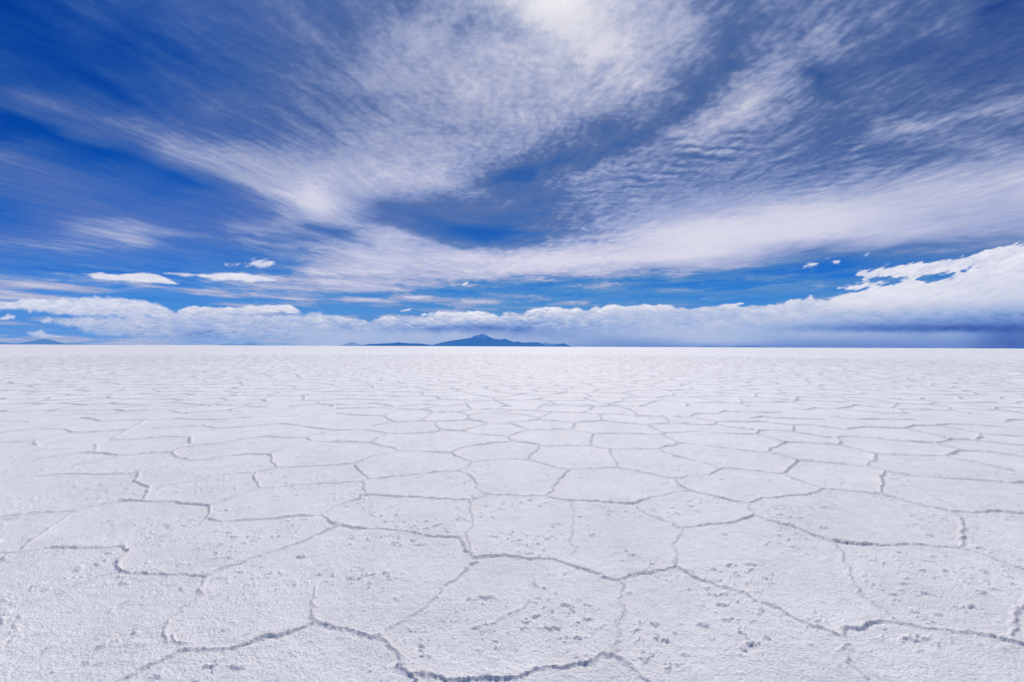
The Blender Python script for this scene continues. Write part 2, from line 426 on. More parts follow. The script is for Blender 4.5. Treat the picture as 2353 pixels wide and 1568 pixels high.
def shade_storm(X, Y, k, n1, lit, n3):
    b = bank_b(X, Y, n1)
    tt = sstep(612, 694, Y + (X - 2100) * .07 + 16 * n1)
    return (7.9 + .8 * n1 + 1.3 * lit) * (1 - tt) + (b + .5 * n1 + .6 * lit) * tt
e_poly = Z3([(1212, 322), (1252, 300), (1290, 312), (1400, 284), (1500, 284), (1590, 262), (1665, 240), (1695, 260), (1800, 238), (1900, 228), (2000, 198), (2150, 156), (2250, 138), (2353, 120),
             (2560, 80), (2560, 600), (1400, 600), (950, 540), (1120, 470), (1290, 448), (1320, 430), (1150, 432), (1105, 425), (1250, 402), (1380, 376), (1500, 384), (1570, 348), (1400, 352), (1230, 376), (1262, 352)])
make_cloud('great ragged white cloud with a slate blue underside sweeping up to the right', e_poly, 2.9e5, shade_storm, rough=5.5, soft=2.0, seed=9, kind='torn', shear=1.6, stretch=2.2,
           holes=[Z3([(1630, 368), (1700, 335), (1885, 316), (1895, 334), (1770, 382), (1690, 388)]), Z3([(1930, 312), (2040, 280), (2056, 292), (1960, 320)]), Z3([(1380, 408), (1460, 395), (1530, 378), (1440, 412)])],
           bottom_fade=(690, 735))

def shade_pale(X, Y, k, n1, lit, n3):
    return 6.9 - 1.7 * sstep(715, 775, Y) + 1.1 * n1 + 1.4 * lit + .6 * np.exp(-np.clip(k, 0, 99) / 5.0) - 1.8 * blob(X, Y, 455, 771, 60, 14, 0)
make_cloud('wide hazy cloud bank low above the left horizon, grey-blue in its middle',
           [(125, 738), (205, 729), (340, 725), (400, 716), (445, 721), (580, 724), (650, 725), (735, 722), (786, 731), (850, 745), (880, 790), (300, 800), (330, 775), (210, 765), (140, 745)],
           3.4e5, shade_pale, rough=4.5, soft=5.5, seed=14, alpha=.82, bottom_fade=(765, 800))
def shade_white(X, Y, k, n1, lit, n3):
    return 8.0 + .6 * n1 + 1.0 * lit - 1.2 * sstep(3, -2, k)
def shade_flat(lo, hi):
    return lambda X, Y, k, n1, lit, n3: 7.9 + .7 * n1 + 1.4 * lit - 1.7 * sstep(lo, hi, Y)
make_cloud('broad white cloud with rounded top and level base at the far left',
           [(-120, 702), (-40, 699), (0, 697), (55, 694), (103, 688), (191, 684), (250, 685), (291, 687), (330, 693), (357, 697), (372, 706), (395, 715), (402, 730), (340, 729), (250, 725), (150, 722), (90, 718), (60, 711), (0, 713), (-120, 716)],
           3.0e5, shade_flat(695, 735), rough=3.6, soft=3.4, seed=21, alpha=.88)
make_cloud('thin ragged white cloud with frayed right end, right of the broad level-based one',
           Z1([(1190, 577), (1300, 554), (1450, 560), (1600, 554), (1800, 545), (1950, 535), (1990, 570), (2010, 588), (1900, 574), (1700, 596), (1400, 602), (1200, 604)]),
           2.95e5, shade_flat(700, 728), rough=3.4, soft=2.0, seed=25)
make_cloud('smooth spindle-shaped white cloud, the left one of two at the same height',
           Z1([(562, 330), (680, 320), (760, 335), (900, 325), (1000, 320), (1060, 335), (1130, 360), (1205, 397), (1170, 403), (1000, 392), (850, 381), (720, 373), (640, 362)]),
           2.0e5, shade_white, rough=2.6, soft=2.4, seed=31, kind='smooth')
make_cloud('smooth spindle-shaped white cloud, the right one of two, with a long thin left tail',
           Z1([(1105, 325), (1200, 321), (1280, 326), (1400, 327), (1620, 321), (1720, 334), (1860, 367), (1850, 381), (1720, 384), (1580, 376), (1430, 371), (1330, 346), (1200, 341)]),
           2.0e5, shade_white, rough=2.6, soft=2.4, seed=35, kind='smooth')
small = [
    ('small fluffy white cloud puff just above the right spindle-shaped cloud', Z1([(1648, 258), (1700, 236), (1800, 240), (1850, 268), (1760, 288), (1690, 276)]), 5.0, 4.2, .8),
    ('tiny faint double puff of cloud left of the fluffy white puff', Z1([(1505, 256), (1545, 262), (1610, 256), (1600, 274), (1530, 277)]), 4.5, 3.6, .8),
    ('tiny bright hook of cloud alone at the lower edge of the white veil, mid-frame', Z2([(920, 411), (928, 390), (955, 378), (962, 395), (940, 408)]), 1.4, 1.3, .95),
    ('small thin white cloud sliver over the left end of the cumulus bank', Z2([(495, 577), (540, 565), (597, 558), (570, 577), (510, 586)]), 1.3, 1.3, .95),
    ('tiny round cloud scrap touching the top of the cumulus bank, left of the mountain', Z2([(643, 606), (668, 594), (692, 602), (664, 614)]), 1.3, 1.2, .9),
    ('curled white wisp, the left one of two in the dark blue gap right of centre', Z3([(848, 288), (862, 268), (920, 246), (965, 264), (930, 282), (870, 296)]), 6.0, 3.0, .85),
    ('curled white wisp, the right one of two in the dark blue gap right of centre', Z3([(1042, 236), (1080, 232), (1112, 246), (1110, 268), (1080, 264), (1060, 248)]), 6.0, 3.0, .8),
    ('faint pale wisp of cloud on the veil above the ragged white cloud', Z3([(1258, 214), (1290, 190), (1322, 188), (1296, 212)]), 1.8, 2.0, .5),
    ('small white cloud scrap on the bank edge where the bank starts to climb', Z3([(328, 540), (380, 530), (465, 525), (455, 536), (370, 545)]), 1.5, 1.3, .95),
    ('pale little cloud at the left frame edge under the broad level-based cloud', Z1([(-80, 640), (0, 622), (60, 600), (102, 614), (96, 634), (20, 636)]), 2.4, 2.5, .75),
    ('dim round cloud puff in the pale gap between far left mountain and broad cloud', Z1([(266, 645), (325, 620), (360, 636), (345, 666), (290, 668)]), 2.4, 3.5, .55),
    ('dim low cloud puff directly above the far left mountain', Z1([(160, 724), (270, 708), (330, 735), (420, 752), (300, 760), (200, 745)]), 2.4, 3.5, .55),
]
for i, (lb, pl, ro, sf, al) in enumerate(small):
    make_cloud(lb, pl, 2.1e5 + i * 2500, shade_white, rough=ro, soft=sf, seed=40 + 4 * i, alpha=al, step=.8, stretch=1.0, kind='torn')

# ------------------------------------------------------------------ mountains
def mountain_mat(name, base, haze, f, snow=False):
    N = Nodes(name)
    tc = N.n('TexCoord'); nz = N.n('TexNoise'); nz.inputs['Scale'].default_value = .0022; nz.inputs['Detail'].default_value = 8
    N.l(tc.outputs['Object'], nz.inputs['Vector'])
    cr = N.n('ValToRGB'); cr.color_ramp.elements[0].color = (*[c * .6 for c in base], 1); cr.color_ramp.elements[1].color = (*[c * 1.5 for c in base], 1)
    N.l(nz.outputs[0], cr.inputs[0])
    colr = cr.outputs[0]
    df = N.n('BsdfDiffuse')
    if snow:
        sn = N.n('Attribute', attribute_name='snow'); mc = N.n('MixRGB'); mc.inputs[2].default_value = (.9, .9, .92, 1)
        N.l(sn.outputs['Fac'], mc.inputs[0]); N.l(colr, mc.inputs[1]); colr = mc.outputs[0]
    N.l(colr, df.inputs[0])
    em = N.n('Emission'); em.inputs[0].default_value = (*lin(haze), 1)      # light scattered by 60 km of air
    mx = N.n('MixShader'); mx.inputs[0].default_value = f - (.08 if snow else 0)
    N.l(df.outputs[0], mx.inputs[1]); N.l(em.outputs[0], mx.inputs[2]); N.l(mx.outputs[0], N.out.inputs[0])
    return N.m

def make_mountain(name, label, prof, dist, mat, rough=1.0, seed=0, snow=False):
    """prof: skyline points in the photograph; a ridge with spurs running down both sides"""
    P = np.array(prof, float)
    hy = 796.5 + (P[:, 0] - PW / 2) * math.tan(math.radians(.232))
    xw = (P[:, 0] - PW / 2) / F * dist
    hw = np.maximum(hy - P[:, 1], 0) / F * dist
    wid = hw.max() * 3.4 + 400
    nx = max(60, int((P[-1, 0] - P[0, 0]) * 2.2)); ny = 60
    xs = np.linspace(xw[0], xw[-1], nx); ts = np.linspace(-1, 1, ny)
    X, T = np.meshgrid(xs, ts)
    H = np.interp(X, xw, hw)
    s = dist / F
    H = H + s * rough * .55 * fbm(X / (s * 9), X * 0 + seed, 4, 400 + seed) * sstep(0, 2 * s, H)
    fall = (1 - np.abs(T) ** 1.15)
    spur = 1 + .55 * np.abs(T) * fbm(X / (s * 7), T * .9, 4, 420 + seed) * (1 - np.abs(T))
    Z = H * np.clip(fall, 0, 1) * spur
    Y = dist + T * wid
    ob, rm = grid_mesh(name, np.stack([X, Y, Z - 2.0 - 25 * (np.abs(T) > .99)], -1))
    if snow:
        sn = sstep(.62, .80, Z / hw.max() + .16 * fbm(X / (s * 2.2), T * 6, 4, 431)) * sstep(-.05, .25, fbm(X / (s * 1.6) + T * 3, T * 5, 3, 447))
        add_float(ob, 'snow', sn)
    ob.data.materials.append(mat); tag(ob, label, None, None, 'structure')
    return ob

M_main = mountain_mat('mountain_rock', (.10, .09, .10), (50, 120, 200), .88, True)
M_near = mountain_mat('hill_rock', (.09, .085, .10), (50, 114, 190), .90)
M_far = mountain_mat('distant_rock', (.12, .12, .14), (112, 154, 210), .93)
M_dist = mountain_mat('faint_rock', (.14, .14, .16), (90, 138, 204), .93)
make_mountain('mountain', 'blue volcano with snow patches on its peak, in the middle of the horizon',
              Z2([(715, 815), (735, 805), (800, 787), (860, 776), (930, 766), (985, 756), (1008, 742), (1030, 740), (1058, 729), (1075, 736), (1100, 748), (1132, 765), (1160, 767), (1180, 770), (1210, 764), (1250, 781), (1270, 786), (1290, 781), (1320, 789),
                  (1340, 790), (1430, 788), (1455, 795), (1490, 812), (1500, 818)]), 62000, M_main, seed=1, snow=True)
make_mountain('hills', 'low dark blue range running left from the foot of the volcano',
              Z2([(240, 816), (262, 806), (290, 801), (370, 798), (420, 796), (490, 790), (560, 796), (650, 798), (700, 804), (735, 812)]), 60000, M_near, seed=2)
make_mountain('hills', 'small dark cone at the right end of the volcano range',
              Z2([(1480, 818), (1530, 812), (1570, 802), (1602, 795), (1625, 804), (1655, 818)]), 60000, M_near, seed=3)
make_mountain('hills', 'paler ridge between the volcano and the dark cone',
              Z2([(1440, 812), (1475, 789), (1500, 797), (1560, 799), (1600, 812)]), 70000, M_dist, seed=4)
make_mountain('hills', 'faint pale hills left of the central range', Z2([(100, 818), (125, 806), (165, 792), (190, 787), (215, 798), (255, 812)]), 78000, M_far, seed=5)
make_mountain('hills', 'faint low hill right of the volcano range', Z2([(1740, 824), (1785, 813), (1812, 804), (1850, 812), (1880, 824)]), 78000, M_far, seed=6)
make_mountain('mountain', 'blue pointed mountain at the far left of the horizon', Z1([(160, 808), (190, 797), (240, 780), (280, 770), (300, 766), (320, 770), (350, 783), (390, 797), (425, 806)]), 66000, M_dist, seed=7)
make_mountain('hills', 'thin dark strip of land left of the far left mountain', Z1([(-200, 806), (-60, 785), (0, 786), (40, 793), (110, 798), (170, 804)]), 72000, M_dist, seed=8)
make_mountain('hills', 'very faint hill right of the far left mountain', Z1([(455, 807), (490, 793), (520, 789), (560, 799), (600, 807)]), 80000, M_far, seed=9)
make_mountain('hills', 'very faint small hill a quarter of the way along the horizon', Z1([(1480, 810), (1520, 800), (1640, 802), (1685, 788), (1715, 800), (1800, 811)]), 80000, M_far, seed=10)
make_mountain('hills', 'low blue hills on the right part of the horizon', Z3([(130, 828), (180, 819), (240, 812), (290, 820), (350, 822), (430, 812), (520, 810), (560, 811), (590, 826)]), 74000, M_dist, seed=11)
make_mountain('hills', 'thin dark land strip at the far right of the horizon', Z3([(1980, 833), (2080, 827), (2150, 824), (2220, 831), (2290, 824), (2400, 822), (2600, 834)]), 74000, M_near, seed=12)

# ------------------------------------------------------------------ salt flat
def Cc(p): return [((1400 + x / 1.81) * .57446, (1900 + y / 1.81) * .57446) for x, y in p]
def reg(x0, y0):
    return lambda p: [((x0 + x / 1.681) * .57446, (y0 + y / 1.681) * .57446) for x, y in p]
L_, R_, ML, MC, MR = reg(0, 1900), reg(2696, 1900), reg(0, 1560), reg(1350, 1560), reg(2696, 1560)
def P(s): 
    v = [float(a) for a in s.replace(',', ' ').split()]
    return list(zip(v[::2], v[1::2]))
RIDGES = []      # (points in the photograph, height factor)
def add(regf, h, txt):
    for line in txt.strip().splitlines():
        RIDGES.append((regf(P(line)), h))
add(Cc, 1.0, """0 385 190 400 350 410 500 430 570 445 680 458 790 465 805 485 830 530 860 575 890 595
900 600 1010 590 1130 595 1300 605 1460 610 1600 645 1720 690 1830 735 1940 758
1940 758 2020 745 2100 715 2200 695 2310 690 2353 665
0 1130 60 1145 150 1160 250 1165 290 1180 305 1220 350 1255 375 1300 385 1350 370 1385 410 1420 450 1470 480 1510
450 1450 570 1468 700 1480 830 1485 950 1475 1010 1470 1070 1485 1160 1470 1290 1440 1420 1380 1490 1385 1620 1370 1720 1350 1800 1310 1860 1295 1910 1300
100 148 250 155 420 160 640 170 800 180 900 180 960 160 1020 145 1150 145 1290 150 1420 150
1420 150 1500 175 1600 190 1760 190 1880 200 2000 215 2060 215 2120 185 2200 165 2353 130""")
add(Cc, .8, """910 630 830 700 770 755 700 785 650 860 600 905 540 955 430 1030 360 1080 280 1115
1910 1300 1925 1260 1910 1220 1945 1195 1955 1140 1925 1100 1915 1055 1960 1030 2000 990 1970 940 1940 880 1970 830 1975 765
1910 1300 1970 1330 2020 1390 2080 1420 2130 1455 2210 1510 2300 1590
870 190 880 260 895 320 880 380 845 430 850 470 890 590
2070 235 2140 280 2220 320 2353 350""")
add(Cc, .7, """1605 200 1612 280 1625 330 1605 390 1600 470 1625 520
1650 525 1590 580
900 1110 960 1090 1020 1070 1090 1030 1160 990 1230 965 1290 900""")
add(L_, 1.0, """600 220 740 190 830 178 950 180 1070 185 1180 185 1280 200 1400 205 1415 225 1410 260 1395 290 1440 305 1580 308 1740 298 1900 290 2080 275 2170 268
2170 268 2200 290 2230 330 2260 345 2353 357
2260 350 2170 400 2040 450 1900 500 1740 548 1600 600 1480 635 1400 680
820 645 920 660 1060 665 1200 660 1320 675 1400 680
310 488 480 490 660 490 800 482 850 485 840 540 800 590 790 625 820 645
700 1450 800 1395 900 1345 1010 1295 1130 1230 1230 1200 1320 1185 1450 1175 1580 1160 1680 1135 1790 1095 1930 1060 2030 1025 2110 995 2200 1010 2290 1030 2353 1050""")
add(L_, .7, """0 280 130 265 290 252 450 248 510 248
160 490 240 430 330 370 420 310 510 255 600 220
2180 260 2260 215 2353 185
1400 680 1380 730 1345 765 1360 800 1310 850 1240 890 1160 970 1110 1010 1100 1060 1130 1120
1160 1080 1190 1120 1250 1150
2110 990 2105 930 2120 860 2110 760
1415 210 1560 150 1700 100 1800 85 1960 72 2100 62 2353 56
935 10 920 50 960 70 995 90 990 130 970 175""")
add(L_, .45, """0 530 160 510 310 488
0 890 100 880 220 850 320 825 400 790 560 720 720 665 820 645
860 475 1000 455 1150 390 1340 330 1400 290
700 320 800 300
1000 1150 900 1140 820 1160""")
add(R_, 1.0, """0 335 50 355 130 348 280 328 410 320 480 295 550 275
5 610 70 660 150 695 260 725 370 765 480 800 560 850 680 895 780 940 880 985 960 1020 1100 1080
560 280 680 325 820 360 940 405 1040 440 1140 455 1240 462 1380 468 1530 465 1660 468 1800 483 1920 490 2050 530 2180 580 2353 645 2500 700
1130 1075 1160 1035 1220 1030 1290 1000 1400 990 1430 980 1560 1005 1700 1028 1860 1035 1980 1055 2100 1085 2200 1110 2353 1140 2500 1180
1380 125 1560 175 1700 210 1840 240 2000 250 2170 248 2353 262
900 128 1000 92 1110 97 1260 112 1380 125
510 187 590 160 720 147 830 138 900 128
0 30 50 80 100 105 180 130 280 155 400 185 480 190""")
add(R_, .7, """50 360 30 400 10 450 0 500 10 560 5 610
480 190 510 245 550 275
1050 445 1110 500 1130 560 1160 610 1180 680 1210 740 1260 800 1340 860 1420 920 1460 975
1100 1080 1150 1140 1135 1200 1190 1270 1270 1340 1320 1395 1400 1480
2400 800 2353 850 2340 900 2290 930 2310 980 2290 1020 2280 1110
1920 490 1940 430 1945 340 1925 290 1880 260 1840 240
0 120 80 106""")
add(R_, .4, """900 135 990 165 1080 205
1510 65 1620 85 1650 100 1760 160 1900 210
2130 310 2200 325 2340 350""")
add(MC, .9, """0 510 120 495 240 450 350 425 430 410 560 412 640 420 770 428
0 353 110 353 230 357 280 375 370 390 430 410
240 350 290 315 360 295 500 295 640 290 700 275 840 275
840 275 900 255 1000 230 1180 232 1240 250 1290 268
840 275 930 298 1050 308 1150 315 1160 335 1200 347 1320 365 1420 382 1560 378 1700 378 1830 403 1980 402 2160 400
1150 315 1210 290 1290 268 1440 267 1580 268 1650 285 1720 298 1860 295 2000 298 2180 302 2200 290 2353 285
1700 378 1700 340 1720 298
770 428 790 405 860 385 960 368 1060 358 1150 352 1190 345
770 428 800 450 870 470 910 490 980 478 1080 465 1190 465 1290 470
1290 470 1300 440 1350 400 1355 380
1290 470 1370 490 1450 515 1540 535 1600 530 1740 525 1880 522
1880 522 1870 480 1830 430 1830 403
1880 522 2000 545 2100 565 2190 585 2260 597 2310 590 2353 585
1550 540 1510 580 1460 635 1450 670 1400 710
210 603 330 590 480 575 650 555 820 545 880 570 930 610 945 660 980 690 1030 708
120 510 160 550 210 600
180 622 185 690 150 735 80 757
0 632 90 625 180 622 210 603
2180 302 2230 330 2300 362 2353 363
2160 400 2200 385 2260 375 2300 362
2160 400 2200 425 2300 455 2353 470
0 270 110 268 190 268 260 280 340 295
245 245 300 232 400 220 520 214
0 160 100 170 200 175 310 175 340 195 380 213 520 212 650 213 760 210 880 202
660 220 665 245 700 268 760 273 840 275
880 202 885 175 850 155 810 150
880 202 960 212 1040 228
310 175 370 150 430 135 550 133 640 145
570 205 600 185 640 150 750 148 830 150
1040 228 1150 220 1260 212 1360 205 1360 190 1420 165 1440 152
1360 205 1460 210 1570 220 1680 215 1780 207
1590 225 1590 250 1570 268
1780 207 1900 222 2000 230 2080 237 2180 230 2353 225
2080 237 2140 265 2190 290
890 170 960 158 1090 155 1150 160 1250 170 1350 190
1090 155 1180 138 1300 140 1440 152 1540 155 1640 157 1760 165 1780 207
1760 165 1900 165 2050 178 2190 182 2230 215
830 150 840 140 930 133 1080 130 1170 138
0 128 120 125 330 122 450 130 550 133 650 118 760 108 870 102 900 128
1330 140 1360 115 1400 102 1560 100 1700 105 1720 115 1690 140 1640 157
1720 115 1850 112 1930 125 2000 150 2010 180
905 490 880 520""")
add(MR, .9, """0 285 170 282 300 292 420 300 550 300 640 325 750 355
550 300 570 275 640 272 760 275 820 285 920 300 1010 315 1090 325 1120 315 1220 315 1330 325 1450 340 1600 352 1760 362
750 355 860 355 980 362 1110 373 1160 385 1250 405 1340 430 1440 437 1600 443 1820 445 1870 430 1920 410 2050 412 2180 430 2353 455
750 355 700 375 650 395 635 420
0 365 40 360 200 370 330 392 460 407 635 425 720 440 830 475
830 475 940 482 1080 497 1220 508 1290 515 1430 552 1560 575 1720 590 1900 602 2060 610 2240 625 2353 628
830 480 800 505 760 540 730 560
0 450 110 470 230 497 300 530
35 595 120 578 250 572 280 545 330 527 430 533 560 543 640 553 730 562 800 595 880 622 1000 662
1290 515 1310 490 1350 480 1350 440
1380 690 1395 640 1385 590 1420 555
1760 362 1800 350 1870 332 1980 335 2100 348 2353 375
1760 365 1850 385 1920 405
1820 450 1900 465 2000 485 2150 520 2280 545
1100 325 1120 350 1110 373
0 230 170 240 280 238 400 255 540 270
0 183 100 185 200 205 280 215 420 215 580 215 700 228 800 235 900 235 1000 250 1160 265 1280 250 1400 257 1540 262 1610 245 1750 245 1850 260 2000 280 2100 300 2353 315
100 185 150 162 290 160 340 143 480 148 600 155 720 152
1540 262 1660 285 1820 322
1750 245 1850 233 1990 237 2200 250 2353 265
510 190 590 182 700 190 850 197 1000 200
800 235 800 275
2050 300 2060 320 2035 332
1060 182 1200 197 1420 200 1600 200
2220 215 2270 202 2353 205
280 215 275 238""")
add(ML, .8, """0 297 130 275 290 262 400 263 440 265 490 287 640 285 740 278 850 272
750 335 880 335 1000 327 1140 318 1280 320 1280 360
260 465 420 440 600 422 700 430 800 447 920 433 1040 425 1160 420
1160 420 1190 455 1270 473
1165 420 1210 395 1350 370 1500 358 1640 330 1800 315 1920 320 2070 325 2090 345 2200 350 2353 353
1270 478 1380 470 1520 445 1680 432 1800 432 1830 440 1835 490 1860 520 1990 518 2120 512 2230 508 2353 500
1830 420 1900 395 2000 365 2090 345
2070 322 2130 300 2190 290
240 580 420 565 560 565 700 572 820 565 930 560 935 590 920 615
1080 655 1320 610 1450 580 1600 562 1720 555 1800 540 1870 522
1720 560 1715 610 1740 640 1760 660
550 190 630 200 680 213 860 205 980 205 1150 195 1300 200 1450 205 1640 190 1780 182 1920 178 2020 165
1040 258 1200 248 1370 240 1450 260 1600 253 1750 240 1890 228 1990 238 2040 240 2100 255 2250 270 2353 270""")
add(ML, .5, """0 350 150 345 300 335 370 315
1270 473 1180 505 1080 530 960 560
640 365 650 385 640 412
230 340 250 375
760 325 850 280 940 230 980 205
420 162 560 158 660 165 800 160 960 158 1150 150
0 212 130 210 200 218
0 415 200 405 500 393
680 115 830 108 1000 108 1180 108 1380 103 1420 112
1440 145 1600 143 1640 152
520 500 700 480 800 450""")

# one sheet in rings about the viewpoint: fine where the salt can be seen closely, coarse far off
r_dense0, r_dense1 = 1.75, 110.0
rr = [r_dense0]
while rr[-1] < r_dense1:
    rr.append(rr[-1] * (1 + .0022 + .0021 * min(1.0, rr[-1] / 8.0)))
rr = np.array(rr); nr = len(rr); r_dense1 = rr[-1]
r_in = np.array([.02, .3, .7, 1.1, 1.5])
r_out = r_dense1 * np.exp(np.arange(1, 90) * math.log(2.2e5 / r_dense1) / 89)
R1 = np.concatenate([r_in, rr, r_out])
dth = math.radians(.068)
thf = np.arange(math.radians(-54), math.radians(54), dth); nthf = len(thf)
thb = np.radians(np.arange(56, 306, 4.0))
TH = np.concatenate([thf, thb])
RR, TT = np.meshgrid(R1, TH, indexing='ij')
GX = RR * np.sin(TT); GY = RR * np.cos(TT)

i0 = len(r_in); sl = (slice(i0, i0 + nr), slice(0, nthf))
X = GX[sl]; Y = GY[sl]; RD = RR[sl]
rowstep = RD * (.0022 + .0021 * np.minimum(1, RD / 8))
foot = np.maximum(rowstep, .004)
# small wander of the seams
wob = np.clip(1.25 - RD / 14, .12, 1)
WXo = .034 * fbm(X, Y, 4, 500, f0=5.5, gain=.62, foot=foot) * wob + .05 * noise(X * 1.6, Y * 1.6, 520)
WYo = .034 * fbm(X, Y, 4, 540, f0=5.5, gain=.62, foot=foot) * wob + .05 * noise(X * 1.6, Y * 1.6, 560)
# the slow part of the wander would move traced seams, so it is used for the free network only
XW = X + WXo - .05 * noise(X * 1.6, Y * 1.6, 520); YW = Y + WYo - .05 * noise(X * 1.6, Y * 1.6, 560)

DIST = np.full(X.shape, 9.0, np.float32); HF = np.zeros(X.shape, np.float32)
th0 = thf[0]
for pts, hf in RIDGES:
    pts = np.array(pts); gx, gy = ground_point(pts[:, 0], pts[:, 1])
    for k in range(len(gx) - 1):
        ax, ay, bx, by = gx[k], gy[k], gx[k + 1], gy[k + 1]
        n = max(1, int(math.hypot(bx - ax, by - ay) / .6))
        for q in range(n):
            px, py = ax + (bx - ax) * q / n, ay + (by - ay) * q / n
            qx, qy = ax + (bx - ax) * (q + 1) / n, ay + (by - ay) * (q + 1) / n
            m = .20
            r1, r2 = math.hypot(px, py), math.hypot(qx, qy); t1, t2 = math.atan2(px, py), math.atan2(qx, qy)
            ra, rb = max(min(r1, r2) - m, r_dense0), max(r1, r2) + m
            ia = max(0, int(np.searchsorted(rr, ra)) - 1); ib = min(nr, int(np.searchsorted(rr, rb)) + 2)
            ta = min(t1, t2) - m / ra; tb = max(t1, t2) + m / ra
            ja = max(0, int((ta - th0) / dth)); jb = min(nthf, int((tb - th0) / dth) + 2)
            if ia >= ib or ja >= jb: continue
            w = (slice(ia, ib), slice(ja, jb))
            ex, ey = qx - px, qy - py; L2 = ex * ex + ey * ey + 1e-12
            t = np.clip(((XW[w] - px) * ex + (YW[w] - py) * ey) / L2, 0, 1)
            d = np.hypot(XW[w] - px - t * ex, YW[w] - py - t * ey)
            c = d < DIST[w]
            DIST[w] = np.where(c, d, DIST[w]); HF[w] = np.where(c, hf, HF[w])

# free polygon network where the photograph shows seams too small to follow one by one
CS = 1.32
def network(X, Y, seed):
    XV, YV = X + WXo, Y + WYo
    gx = XV / CS; gy = YV / (CS * .92)
    ix = np.floor(gx).astype(int); iy = np.floor(gy).astype(int)
    rs = np.random.RandomState(seed); JX = rs.rand(512, 512) * .72 + .14; JY = rs.rand(512, 512) * .72 + .14
    d1 = np.full(X.shape, 1e9); d2 = d1.copy(); s1x = d1.copy(); s1y = d1.copy(); s2x = d1.copy(); s2y = d1.copy()
    for dj in (-2, -1, 0, 1, 2):
        for di in (-2, -1, 0, 1, 2):
            cx = ix + di; cy = iy + dj
            sx = (cx + JX[cx & 511, cy & 511] + .5 * (cy & 1)) * CS; sy = (cy + JY[cx & 511, cy & 511]) * CS * .92
            d = (XV - sx) ** 2 + (YV - sy) ** 2
            a = d < d1; b = ~a & (d < d2)
            d2 = np.where(a, d1, np.where(b, d, d2)); s2x = np.where(a, s1x, np.where(b, sx, s2x)); s2y = np.where(a, s1y, np.where(b, sy, s2y))
            d1 = np.where(a, d, d1); s1x = np.where(a, sx, s1x); s1y = np.where(a, sy, s1y)
    return (d2 - d1) / (2 * np.hypot(s2x - s1x, s2y - s1y) + 1e-6)
ND = network(X, Y, 77)
dd = np.stack([X, Y, np.full_like(X, -CAM_H)], -1)
FX, FY = to_px(dd[..., 0], dd[..., 1], dd[..., 2])
sidef = 16 * (sstep(650, 450, FX) + sstep(1750, 1950, FX))
free = 1 - sstep(926, 944, FY - sidef) * sstep(1700, 1590, FY) * sstep(-60, 0, FX) * sstep(2420, 2353, FX)
ND = np.where(free > .5, ND, 9.0)
nh = .90 + .28 * noise(X * 1.1, Y * 1.1, 610)
use = ND < DIST
DR = np.where(use, ND, DIST); HR = np.where(use, nh * 1.0, HF)

along = np.clip(.85 + .45 * fbm(X, Y, 3, 640, f0=1.7, foot=foot) + .16 * fbm(X, Y, 3, 660, f0=12, foot=foot), .12, 1.6)
hr = HR * along
wd = np.maximum(.0105, rowstep * .62) * (.8 + .35 * hr)
lump = 1 + .35 * fbm(X, Y, 3, 680, f0=38, foot=foot)
prof = np.exp(-(DR / wd) ** 2)
ridge_h = (.0084 + np.clip(RD * .0021, 0, .025)) * (.35 + .65 * sstep(75, 25, RD)) * hr * prof * lump + .0045 * hr * np.exp(-(DR / .09) ** 2)
crack = -.010 * np.exp(-((DR - .030) / .010) ** 2) * hr * np.clip(noise(X * 3, Y * 3, 700) + .4, 0, 1)
swell = .010 * fbm(X, Y, 3, 720, f0=.55) 
grain = .0046 * fbm(X, Y, 4, 740, f0=11, gain=.85, foot=foot) 
patch = sstep(-.10, .35, fbm(X, Y, 3, 760, f0=1.6))
pits = fbm(X, Y, 3, 780, f0=13, gain=.7, foot=foot)
knobs = sstep(.20, .64, pits) * patch * (1 - .9 * np.exp(-(DR / .07) ** 2))
lone = sstep(.66, .9, noise(X * 8.5, Y * 8.5, 800)) * (1 - .6 * patch) * (1 - np.exp(-(DR / .06) ** 2))
Z = swell + ridge_h + crack * .5 + grain + .013 * knobs * np.clip(1.2 - RD / 25, 0, 1) + .014 * lone * np.clip(1.2 - RD / 20, 0, 1)
Z = Z * sstep(110, 85, RD)
GZ = np.zeros_like(GX)
edge = sstep(math.radians(54), math.radians(53), np.abs(TT[sl])) * sstep(1.75, 1.85, RD)
GZ[sl] = Z * edge
ground, _ = grid_mesh('ground', np.stack([GX, GY, GZ], -1), wrap=True)
seam_shade = np.zeros_like(GX); rough = np.zeros_like(GX)
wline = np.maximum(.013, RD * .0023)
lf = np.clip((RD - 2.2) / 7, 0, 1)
seam_shade[sl] = np.exp(-(DR / (wline * .9)) ** 2) * np.clip(hr, 0, 1) * (.18 + .47 * lf) * sstep(110, 70, RD)  # contact shade along the ridges, to be mixed into the salt colour
rough[sl] = patch * .75 + .25
add_float(ground, 'seam_shade', seam_shade); add_float(ground, 'rough_salt', rough)
tag(ground, 'white salt flat cracked into raised-edge polygons', None, None, 'structure')

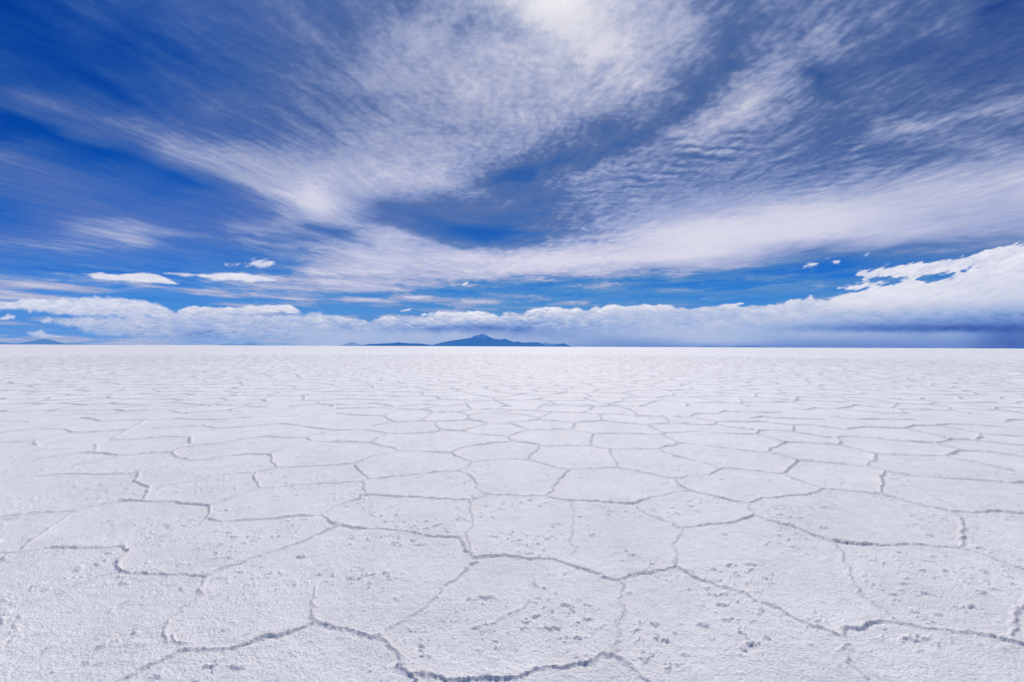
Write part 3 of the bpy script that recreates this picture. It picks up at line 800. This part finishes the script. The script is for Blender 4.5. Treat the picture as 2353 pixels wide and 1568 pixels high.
N = Nodes('salt_crust')
tc = N.n('TexCoord'); geo = N.n('NewGeometry')
sep = N.n('SeparateXYZ'); N.l(geo.outputs['Position'], sep.inputs[0])
ln = N.n('VectorMath', operation='LENGTH'); N.l(geo.outputs['Position'], ln.inputs[0]); rad = ln.outputs['Value']
def tnoise(scale, detail=4, rough=.6):
    a = N.n('TexNoise'); a.inputs['Scale'].default_value = scale; a.inputs['Detail'].default_value = detail; a.inputs['Roughness'].default_value = rough
    N.l(geo.outputs['Position'], a.inputs['Vector']); return a.outputs[0]
n_big = tnoise(.8, 6, .65); n_mid = tnoise(6, 5); n_fine = tnoise(70, 3, .7); n_grain = tnoise(190, 2, .7)
n_far = tnoise(.03, 6, .65); n_m1 = tnoise(1.7, 4, .7); n_m2 = tnoise(.45, 4, .75); ff = N.math('DIVIDE', N.math('SUBTRACT', rad, 12.0), 50.0, True)
sm = N.n('Attribute', attribute_name='seam_shade'); rg = N.n('Attribute', attribute_name='rough_salt')
c = N.n('MixRGB'); c.inputs[1].default_value = (.74, .725, .745, 1); c.inputs[2].default_value = (.95, .93, .92, 1); N.l(n_big, c.inputs[0])
v = N.math('MULTIPLY', N.math('SUBTRACT', n_fine, .5), .62)
v2 = N.math('MULTIPLY', N.math('ADD', N.math('SUBTRACT', n_mid, .5), N.math('SUBTRACT', n_m1, .5)), .22)
v3 = N.math('ADD', N.math('MULTIPLY', N.math('SUBTRACT', n_far, .5), .30), N.math('MULTIPLY', N.math('MULTIPLY', N.math('ADD', N.math('SUBTRACT', n_m2, .5), N.math('SUBTRACT', n_m1, .5)), ff), 1.1))
g = N.math('SUBTRACT', N.math('ADD', N.math('ADD', N.math('ADD', v, v2), v3), 1.0), N.math('MULTIPLY', N.math('DIVIDE', rad, 150.0, True), .06))  # far salt darkened in colour for the relief shading its flat mesh lacks
mul = N.n('MixRGB', blend_type='MULTIPLY'); mul.inputs[0].default_value = 1; N.l(c.outputs[0], mul.inputs[1]); N.l(g, mul.inputs[2])
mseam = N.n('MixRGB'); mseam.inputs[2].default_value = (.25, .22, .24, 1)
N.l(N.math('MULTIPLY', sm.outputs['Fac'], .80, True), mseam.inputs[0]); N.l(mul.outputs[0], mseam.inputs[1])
mr2 = N.n('MixRGB'); mr2.inputs[2].default_value = (.42, .41, .47, 1)  # dark specks: shadows of small dips painted into the colour
n_sp = tnoise(34, 4, .8)
spk = N.n('MapRange', interpolation_type='SMOOTHSTEP'); spk.inputs[1].default_value = .56; spk.inputs[2].default_value = .70; N.l(n_sp, spk.inputs[0])
N.l(N.math('MULTIPLY', N.math('MULTIPLY', spk.outputs[0], rg.outputs['Fac']), .75), mr2.inputs[0]); N.l(mseam.outputs[0], mr2.inputs[1])
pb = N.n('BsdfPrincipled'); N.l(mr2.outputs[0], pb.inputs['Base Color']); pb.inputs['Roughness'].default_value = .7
pb.inputs['Specular IOR Level'].default_value = .2
b1 = N.n('Bump'); b1.inputs['Distance'].default_value = .017
fade = N.math('SUBTRACT', 1.0, N.math('DIVIDE', rad, 60.0), True)
N.l(N.math('MULTIPLY', fade, .75), b1.inputs['Strength']); N.l(N.math('ADD', N.math('MULTIPLY', n_grain, .35), n_fine), b1.inputs['Height'])
N.l(b1.outputs[0], pb.inputs['Normal'])
N.l(pb.outputs[0], N.out.inputs[0])
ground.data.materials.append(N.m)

# ------------------------------------------------------------------ render settings
scene.view_settings.view_transform = 'Standard'; scene.view_settings.look = 'None'
scene.view_settings.exposure = 0; scene.view_settings.gamma = 1
scene.render.engine = 'CYCLES'
scene.cycles.max_bounces = 5; scene.cycles.diffuse_bounces = 2; scene.cycles.transparent_max_bounces = 24
